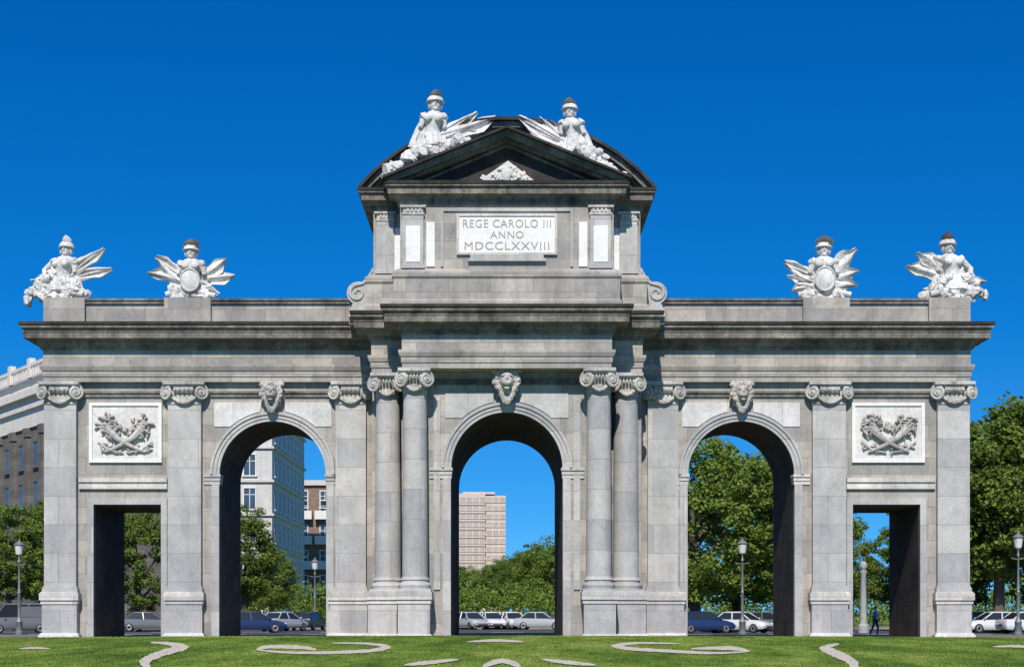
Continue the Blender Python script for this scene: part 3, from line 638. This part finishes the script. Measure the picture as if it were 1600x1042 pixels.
# ================================================================== BUILDINGS
M['bstone']=stone('pale_building_stone',(0.56,0.545,0.52),(0.70,0.68,0.65),None,0.2)
M['cream']=stone('cream_stone',(0.72,0.66,0.57),(0.84,0.78,0.69),None,0.15)
M['bshade']=stone('shaded_building_stone',(0.13,0.12,0.11),(0.21,0.195,0.18),(2.0,0.7),0.3)  # stone darkened to paint in the shadow on the lower storeys
M['brick']=stone('red_brick_wall',(0.27,0.18,0.15),(0.34,0.24,0.20),(0.5,0.15),0.2)
M['tower']=stone('beige_concrete',(0.60,0.475,0.41),(0.68,0.55,0.48),None,0.1)
M['roof']=plain('slate_roof',(0.12,0.12,0.13),0.7)
M['wglass']=plain('window_glass',(0.05,0.09,0.15),0.12,0.3,0.5,0,0.8)
M['wfar']=plain('tower_window',(0.40,0.36,0.34),0.4,0.2,0.5,0,0.4)
M['frame_white']=plain('white_frame',(0.7,0.69,0.66),0.6,0.05)
def window_meshes(w,h,fm='frame_white',gm='wglass'):
    m=MB(); t=0.14
    m.box(-w/2-t,-w/2,-0.1,0.06,0,h); m.box(w/2,w/2+t,-0.1,0.06,0,h); m.box(-w/2-t,w/2+t,-0.12,0.06,h,h+t); m.box(-w/2-t-.08,w/2+t+.08,-0.22,0.06,-t,0)
    m.box(-0.04,0.04,-0.045,0.03,0,h); m.box(-w/2,w/2,-0.045,0.03,h*0.68,h*0.68+.07)
    f=m.build('window',fm); g=MB().box(-w/2,w/2,-0.03,0.02,0,h).build('pane',gm)
    r=(f.data,g.data); bpy.data.objects.remove(f); bpy.data.objects.remove(g); return r
def put_window(root,ms,loc,rz=0):
    a=bpy.data.objects.new('window',ms[0]); COL.objects.link(a); a.parent=root; a.location=loc; a.rotation_euler=(0,0,rz)
    b=bpy.data.objects.new('pane',ms[1]); COL.objects.link(b); b.parent=a
def ring(m,x0,x1,y0,y1,z0,z1,o): m.box(x0-o,x1+o,y0-o,y1+o,z0,z1)
WM=window_meshes(1.2,2.2); WS=window_meshes(1.5,1.3,'tower','wfar'); WG=window_meshes(1.2,2.2,'bshade')
rt=math.atan2(-0.83,0.56)
L=42
A=empty('classical_building',(-40-0.56*L,64+0.83*L,0),rt,'pale classical building with a balustraded roof at the left edge, behind the arch','building')
m=MB(); m.box(0,L,0,14,0,18.0); m.build('wall','bshade',A)
m=MB(); ring(m,0,L,0,14,18.0,19.6,0.2); ring(m,0,L,0,14,19.6,20.0,0.5); ring(m,0,L,0,14,20.0,20.6,0.3); ring(m,0,L,0,14,20.6,21.2,0.9); m.build('cornice','cream',A)
m=MB(); m.box(0.4,L-0.4,0.4,13.6,21.2,22.6); m.build('attic_storey','cream',A)
m=MB(); 
m.box(0,L,0.0,0.3,23.6,23.9); m.box(0,L,0,0.3,22.6,22.8)
for i in range(60): m.box(i*L/60+0.1,i*L/60+0.35,0.05,0.25,22.8,23.6)
for i in range(8): m.box(i*(L-0.8)/7,i*(L-0.8)/7+0.8,-0.05,0.5,22.6,24.4)
m.build('balustrade','cream',A)
for i in range(10):
    m=MB(); m.box(1+i*4.3,1.9+i*4.3,-0.35,0.05,6,17.99); m.box(0.85+i*4.3,2.05+i*4.3,-0.45,0.05,17.2,17.98); m.build('pilaster','bshade',A)
    if i<9:
        for z in (2,7.0,10.8,14.4): put_window(A,WG,(3.6+i*4.3,-0.01,z))
B=empty('apartment_building',(-45,95,0),0,'tall pale apartment building with blue windows seen through the left archway','building')
m=MB(); m.box(0,19.8,0,27,0,28); m.build('wall','bstone',B)
m=MB()
for z in (4.6,8.2,11.8,15.4,19.0,22.6,26.2): ring(m,0,19.8,0,27,z-0.15,z+0.1,0.25)
ring(m,0,19.8,0,27,28,28.6,0.7); m.build('floor_band','bstone',B)
m=MB(); ring(m,0,19.8,0,27,28.6,31,-1.2); m.build('roof','roof',B)
for z in (1,5.2,8.8,12.4,16.0,19.6,23.2):
    for i in range(5): put_window(B,WM,(2.6+i*3.7,-0.01,z))
    for j in range(8): put_window(B,WM,(19.81,1.9+j*3.3,z),PI/2)
Cb=empty('brick_building',(-33,141,0),0,'muted red brick building with white balconies behind the pale one in the left archway','building')
m=MB(); m.box(0,9.6,0,24,0,18.6); m.build('wall','brick',Cb)
m=MB(); ring(m,0,9.6,0,24,18.6,19.3,0.4); m.build('cornice','bstone',Cb)
for z in (4,7.4,10.8,14.2,17.2):
    for x in (2.0,5.2,8.2):
        put_window(Cb,WM,(x,-0.01,z-1.6 if z>17 else z+0.1))
        if z<17:
            m=MB(); m.box(x-1.3,x+1.3,-1.1,0.02,z-0.25,z); m.box(x-1.3,x+1.3,-1.1,-1.02,z,z+0.9); m.box(x-1.3,x-1.22,-1.02,0,z,z+.9); m.box(x+1.22,x+1.3,-1.02,0,z,z+.9); m.build('balcony','frame_white',Cb)
YT=425; T=empty('tower_block',(PX(706,YT),YT,0),0,'distant beige high-rise tower seen through the central arch','building')
w=PX(790,YT)-PX(706,YT)
m=MB(); m.box(0,w*0.62,0,14,0,38.9); m.box(w*0.62,w,1.5,14,0,38.3); m.box(w*.2,w*.8,3,11,38.9,39.6); m.build('wall','tower',T)
for k in range(11):
    z=10.2+k*2.6
    for i in range(8):
        xx=1.4+i*(w-2.4)/7
        put_window(T,WS,(xx,-0.02 if xx<w*0.6 else 1.48,z))
m=MB()
for k in range(11): m.box(-0.1,w*0.62,-0.3,-0.02,9.3+k*2.6,9.6+k*2.6)
m.build('balcony_band','tower',T)
# ================================================================== CARS
M['tyre']=plain('tyre_rubber',(0.02,0.02,0.02),0.85); M['rim']=plain('wheel_metal',(0.5,0.5,0.52),0.35,0.1,4,0.8)
M['cglass']=plain('car_glass',(0.02,0.025,0.03),0.08,0.1,2,0,0.8); M['lampglass']=plain('headlight_glass',(0.75,0.75,0.75),0.15); M['redglass']=plain('tail_light_red',(0.45,0.02,0.02),0.2); M['trim']=plain('black_trim',(0.03,0.03,0.03),0.6)
PAINT={'white':(0.75,0.75,0.75),'silver':(0.45,0.46,0.48),'blue':(0.02,0.04,0.13),'black':(0.02,0.02,0.022),'grey':(0.16,0.17,0.18)}
for k,c in list(PAINT.items()): M['p_'+k]=plain('car_paint_'+k,c,0.3,0.04,1,0.1,0.5,0.6)
def car(px,Y,rz,paint,label,van=False):
    t=empty('parked_car' if not van else 'parked_van',(PX(px,Y),Y,-0.12),rz,label,'van' if van else 'car')
    hw=0.88 if not van else 0.98; Lh=2.15 if not van else 2.5
    def ringx(x,w,z0,z1):
        c=0.09; return [(x,-w+c,z0),(x,w-c,z0),(x,w,z0+c*1.5),(x,w,(z0+z1)/2),(x,w-0.05,z1-c*0.7),(x,w-0.16,z1),(x,-w+0.16,z1),(x,-w+0.05,z1-c*0.7),(x,-w,(z0+z1)/2),(x,-w,z0+c*1.5)]
    m=MB()
    if van: st=[(-2.5,.9,.4,1.0),(-2.42,.97,.28,1.15),(-1.2,.98,.25,1.15),(1.2,.98,.25,1.12),(2.1,.96,.25,1.0),(2.42,.92,.28,.85),(2.5,.85,.4,.7)]
    else: st=[(-2.15,.74,.42,.78),(-2.08,.83,.28,.92),(-1.6,.87,.24,.98),(-0.6,.88,.22,.96),(0.9,.88,.22,.93),(1.5,.86,.24,.84),(1.98,.82,.28,.70),(2.15,.72,.38,.58)]
    m.loft([ringx(*q) for q in st]); body=m.build('body','p_'+paint,t,True)
    def lvl(xa,xb,w,z,c=.18): return [(xa+c,-w,z),(xb-c,-w,z),(xb,-w+c,z),(xb,w-c,z),(xb-c,w,z),(xa+c,w,z),(xa,w-c,z),(xa,-w+c,z)]
    if van: lo=(-2.35,1.75,.93,1.1); hi=(-2.25,1.0,.8,1.95)
    else: lo=(-1.75,1.15,.80,.92); hi=(-1.1,.35,.60,1.40)
    m=MB(); m.loft([lvl(*lo),lvl(*hi)]); m.build('glasshouse','cglass',t)
    m=MB(); m.loft([lvl(hi[0]-.03,hi[1]+.03,hi[2]+.03,hi[3]-.02),lvl(hi[0]-.01,hi[1]+.01,hi[2]+.02,hi[3]+.02),lvl(hi[0]+.15,hi[1]-.15,hi[2]-.12,hi[3]+.07)]); m.build('roof','p_'+paint,t,True)
    for s in (-1,1):
        for xb,xt in ((lo[0]+.12,hi[0]+.08),(lo[1]-.12,hi[1]-.08),((lo[0]+lo[1])/2,(hi[0]+hi[1])/2)): MB().tube([(xb,s*(lo[2]),lo[3]-.02),(xt,s*(hi[2]+.01),hi[3])],0.045,6).build('pillar','p_'+paint,t)
        if van: MB().box(-2.3,0.1,s*.86,s*.955,1.1,1.8).build('side_panel','p_'+paint,t)
    for x in (-1.32,1.32):
        for s in (-1,1):
            w=MB(); wr=.32
            def wp(r,y): return [(x+r*math.cos(q),s*y,wr+r*math.sin(q)) for q in [2*PI*j/20 for j in range(20)]]
            w.loft([wp(wr-.05,hw-.22),wp(wr,hw-.19),wp(wr,hw-.02),wp(wr-.06,hw+.015),wp(.2,hw+.01)]); wh=w.build('wheel','tyre',t,True)
            MB().loft([wp(.2,hw-.05),wp(.2,hw+.012),wp(.17,hw+.02),wp(.05,hw-.0)]).build('rim','rim',wh)
    for s in (-1,1):
        e=Lh-.1
        m=MB(); m.blob((e-.07,s*.6,.62),(.16,.17,.07),2); m.build('headlight','lampglass',t,True)
        m=MB(); m.blob((-e+.03,s*.66,.78),(.1,.12,.09),2); m.build('tail_light','redglass',t,True)
        m=MB(); m.blob((.95,s*(hw+.04),1.0),(.06,.1,.07),1); m.build('wing_mirror','p_'+paint,t,True)
    m=MB(); m.box(Lh-.06,Lh+.015,-.45,.45,.34,.46); m.build('grille','trim',t)
    MB().box(-Lh-.015,-Lh+.08,-.28,.28,.5,.62).build('number_plate_recess','trim',t)
    return t
car(398,34,R(15),'blue','dark blue car parked in the left part of the left archway')
car(443,44,R(60),'silver','silver car in the left archway, right of the dark blue car')
car(482,50,R(80),'black','dark car at the right jamb of the left archway')
car(735,56,R(-60),'silver','silver car at the left side of the central arch')
car(768,58,R(-75),'white','small white car in the central arch, between the silver car and the middle car')
car(800,57,R(-70),'white','white car in the middle of the central arch, nose to the camera')
car(845,55,R(-10),'silver','silver car at the right side of the central arch, seen from the side')
car(1098,32,R(20),'blue','dark blue car at the left side of the right archway')
car(1158,34,R(-35),'white','white car behind the street lamp in the right archway')
car(1203,38,R(-30),'grey','grey car at the right jamb of the right archway')
car(1552,33,R(185),'white','white car just right of the arch')
car(1610,30,R(10),'white','white car cut off by the right edge of the photo')
car(1535,46,R(20),'black','dark car behind the white cars right of the arch')
car(232,40,R(10),'grey','grey car in the left doorway')
car(30,32,R(200),'grey','grey van parked at the left edge of the photo',True)
# ================================================================== LAMPS
M['iron']=plain('grey_green_iron',(0.20,0.22,0.21),0.5,0.15,4,0.3); M['opal']=plain('opal_glass',(0.7,0.7,0.68),0.3,0.03); M['post_stone']=plain('grey_post_stone',(0.36,0.36,0.34),0.8,0.15)
def lamp(px,Y,label,H=6.0):
    t=empty('street_lamp',(PX(px,Y),Y,-0.12 if Y>16 else 0),0,label,'street lamp','street lamps around the square')
    k=H/6
    m=MB(); m.lathe([(.28,0),(.28,.15),(.22,.2),(.2,.75),(.24,.8),(.14,.95),(.1,1.1),(.09,2.6),(.12,2.65),(.08,2.75),(.06,4.6*k),(.1,4.65*k),(.05,4.8*k),(.05,5.0*k)],(0,0,0),14); m.build('pole','iron',t,True)
    m=MB(); m.lathe([(.1,5.0*k),(.2,5.1*k),(.3,5.6*k),(.3,5.65*k)],(0,0,0),12); m.build('lantern','opal',t)
    m=MB(); m.lathe([(.34,5.65*k),(.36,5.7*k),(.2,5.85*k),(.06,5.95*k),(.03,6.1*k)],(0,0,0),12)
    for i in range(4): a=PI/4+i*PI/2; m.tube([(.12*math.cos(a),.12*math.sin(a),5.0*k),(.31*math.cos(a),.31*math.sin(a),5.66*k)],.02,4)
    m.build('lantern_cap','iron',t); 
    m=MB(); m.tube([(-.45,0,4.5*k),(0,0,4.4*k),(.45,0,4.5*k)],.03,6); m.build('crossbar','iron',t)
lamp(1160,24,'grey street lamp standing in the right archway')
lamp(1591,22,'grey street lamp right of the arch near the photo edge',6.3)
lamp(30,26,'grey street lamp left of the arch in front of the trees',6.0)
lamp(492,60,'distant street lamp at the right side of the left archway',6.0)
Yc=34; cxm=empty('lamp_column',(PX(1349,Yc),Yc,-0.12),0,'grey stone column with a round globe in the right doorway','column')
MB().lathe([(.38,0),(.38,.5),(.27,.6),(.24,.9),(.19,4.0),(.25,4.1),(.27,4.3)],(0,0,0),18).build('shaft','post_stone',cxm,True)
MB().lathe([(.1,4.3),(.24,4.45),(.27,4.65),(.2,4.86),(.05,4.94)],(0,0,0),16).build('globe','post_stone',cxm,True)
# ================================================================== PERSON
M['skin']=plain('skin',(0.45,0.28,0.2),0.6); M['shirt']=plain('blue_shirt',(0.05,0.20,0.62),0.8); M['jeans']=plain('blue_jeans',(0.06,0.10,0.24),0.85); M['hair']=plain('dark_hair',(0.06,0.04,0.03),0.7)
def skinned(name,verts,edges,radii,mat,parent,root=0):
    me=bpy.data.meshes.new(name); me.from_pydata(verts,edges,[]); me.materials.append(M[mat]); o=bpy.data.objects.new(name,me); COL.objects.link(o); o.parent=parent
    md=o.modifiers.new('skin','SKIN'); 
    for i,r in enumerate(radii): me.skin_vertices[0].data[i].radius=(r,r*0.85)
    me.skin_vertices[0].data[root].use_root=True; md.use_smooth_shade=True
    s=o.modifiers.new('sub','SUBSURF'); s.levels=1; s.render_levels=1
    return o
def person(px,Y,rz,label):
    t=empty('person',(PX(px,Y),Y,-0.12),rz,label,'person')
    V=[(0,0,.95),(0,0,1.15),(0,0,1.38),(0,0,1.5),(0,-.01,1.60),(0,0,1.72),
       (.1,0,.9),(.12,-.12,.5),(.12,-.05,.09),(.12,-.2,.04),(-.1,0,.9),(-.11,.14,.5),(-.11,.3,.12),(-.11,.2,.05),
       (.18,0,1.42),(.24,.08,1.15),(.24,0,.92),(.24,-.04,.84),(-.18,0,1.42),(-.24,-.08,1.15),(-.23,-.2,.95),(-.22,-.25,.88)]
    E=[(0,1),(1,2),(2,3),(3,4),(4,5),(0,6),(6,7),(7,8),(8,9),(0,10),(10,11),(11,12),(12,13),(2,14),(14,15),(15,16),(16,17),(2,18),(18,19),(19,20),(20,21)]
    Rd=[.13,.12,.14,.055,.085,.075,.09,.06,.04,.035,.09,.06,.04,.035,.06,.045,.033,.03,.06,.045,.033,.03]
    skinned('body',V,E,Rd,'skin',t)
    skinned('shirt',[V[0],V[1],V[2],(0,0,1.44),V[14],V[15],V[18],V[19]],[(0,1),(1,2),(2,3),(2,4),(4,5),(2,6),(6,7)],[.15,.14,.16,.09,.08,.065,.08,.065],'shirt',t)
    skinned('trousers',[V[0],V[6],V[7],V[8],V[10],V[11],V[12]],[(0,1),(1,2),(2,3),(0,4),(4,5),(5,6)],[.15,.11,.08,.06,.11,.08,.06],'jeans',t)
    MB().blob((0,.02,1.69),(.095,.105,.09),2).build('hair','hair',t,True)
person(1368,20,R(60),'person in a blue shirt walking in the right doorway')
# ================================================================== LIGHT
w=bpy.data.worlds.new('World'); sc.world=w; w.use_nodes=True; nt=w.node_tree
bg=nt.nodes['Background']; sk=nd(nt,'ShaderNodeTexSky'); sk.sky_type='NISHITA'; sk.sun_disc=False
EL=R(43); sk.sun_elevation=EL; sk.sun_rotation=R(180-5); sk.altitude=600; sk.air_density=1.0; sk.dust_density=0.2; sk.ozone_density=3.0
tc=nd(nt,'ShaderNodeTexCoord'); mp=nd(nt,'ShaderNodeMapping'); mp.inputs['Location'].default_value=(0,0,0.15); nt.links.new(tc.outputs['Generated'],mp.inputs[0])
nm=nd(nt,'ShaderNodeVectorMath',operation='NORMALIZE'); nt.links.new(mp.outputs[0],nm.inputs[0]); nt.links.new(nm.outputs[0],sk.inputs[0])
sx=nd(nt,'ShaderNodeSeparateXYZ'); nt.links.new(tc.outputs['Generated'],sx.inputs[0])
tint=ramp(nt,sx.outputs[2],[(0.0,(0.34,0.80,0.98)),(0.07,(0.14,0.66,0.98)),(0.17,(0.02,0.53,0.98)),(0.36,(0.0,0.45,0.92)),(0.9,(0.9,0.93,0.92))])
col=mixc(nt,'MULTIPLY',1.0,sk.outputs[0],tint)
nt.links.new(col,bg.inputs[0]); bg.inputs[1].default_value=0.145
l=bpy.data.lights.new('sun','SUN'); l.energy=4.8; l.angle=R(0.5); l.color=(1,0.945,0.865)
so=bpy.data.objects.new('sun',l); COL.objects.link(so); so.rotation_euler=(R(47),0,R(-5)); so.location=(0,-60,60)
cam=bpy.data.cameras.new('camera'); co=bpy.data.objects.new('camera',cam); COL.objects.link(co); co.location=(0,-CAMD,CH); co.rotation_euler=(R(90),0,0)
cam.sensor_width=36; cam.lens=36*F/1600; cam.shift_x=0.005; cam.shift_y=(HZ-521)/1600; cam.clip_start=0.5; cam.clip_end=6000
sc.camera=co
sc.view_settings.view_transform='Standard'; sc.view_settings.look='None'; sc.view_settings.exposure=0
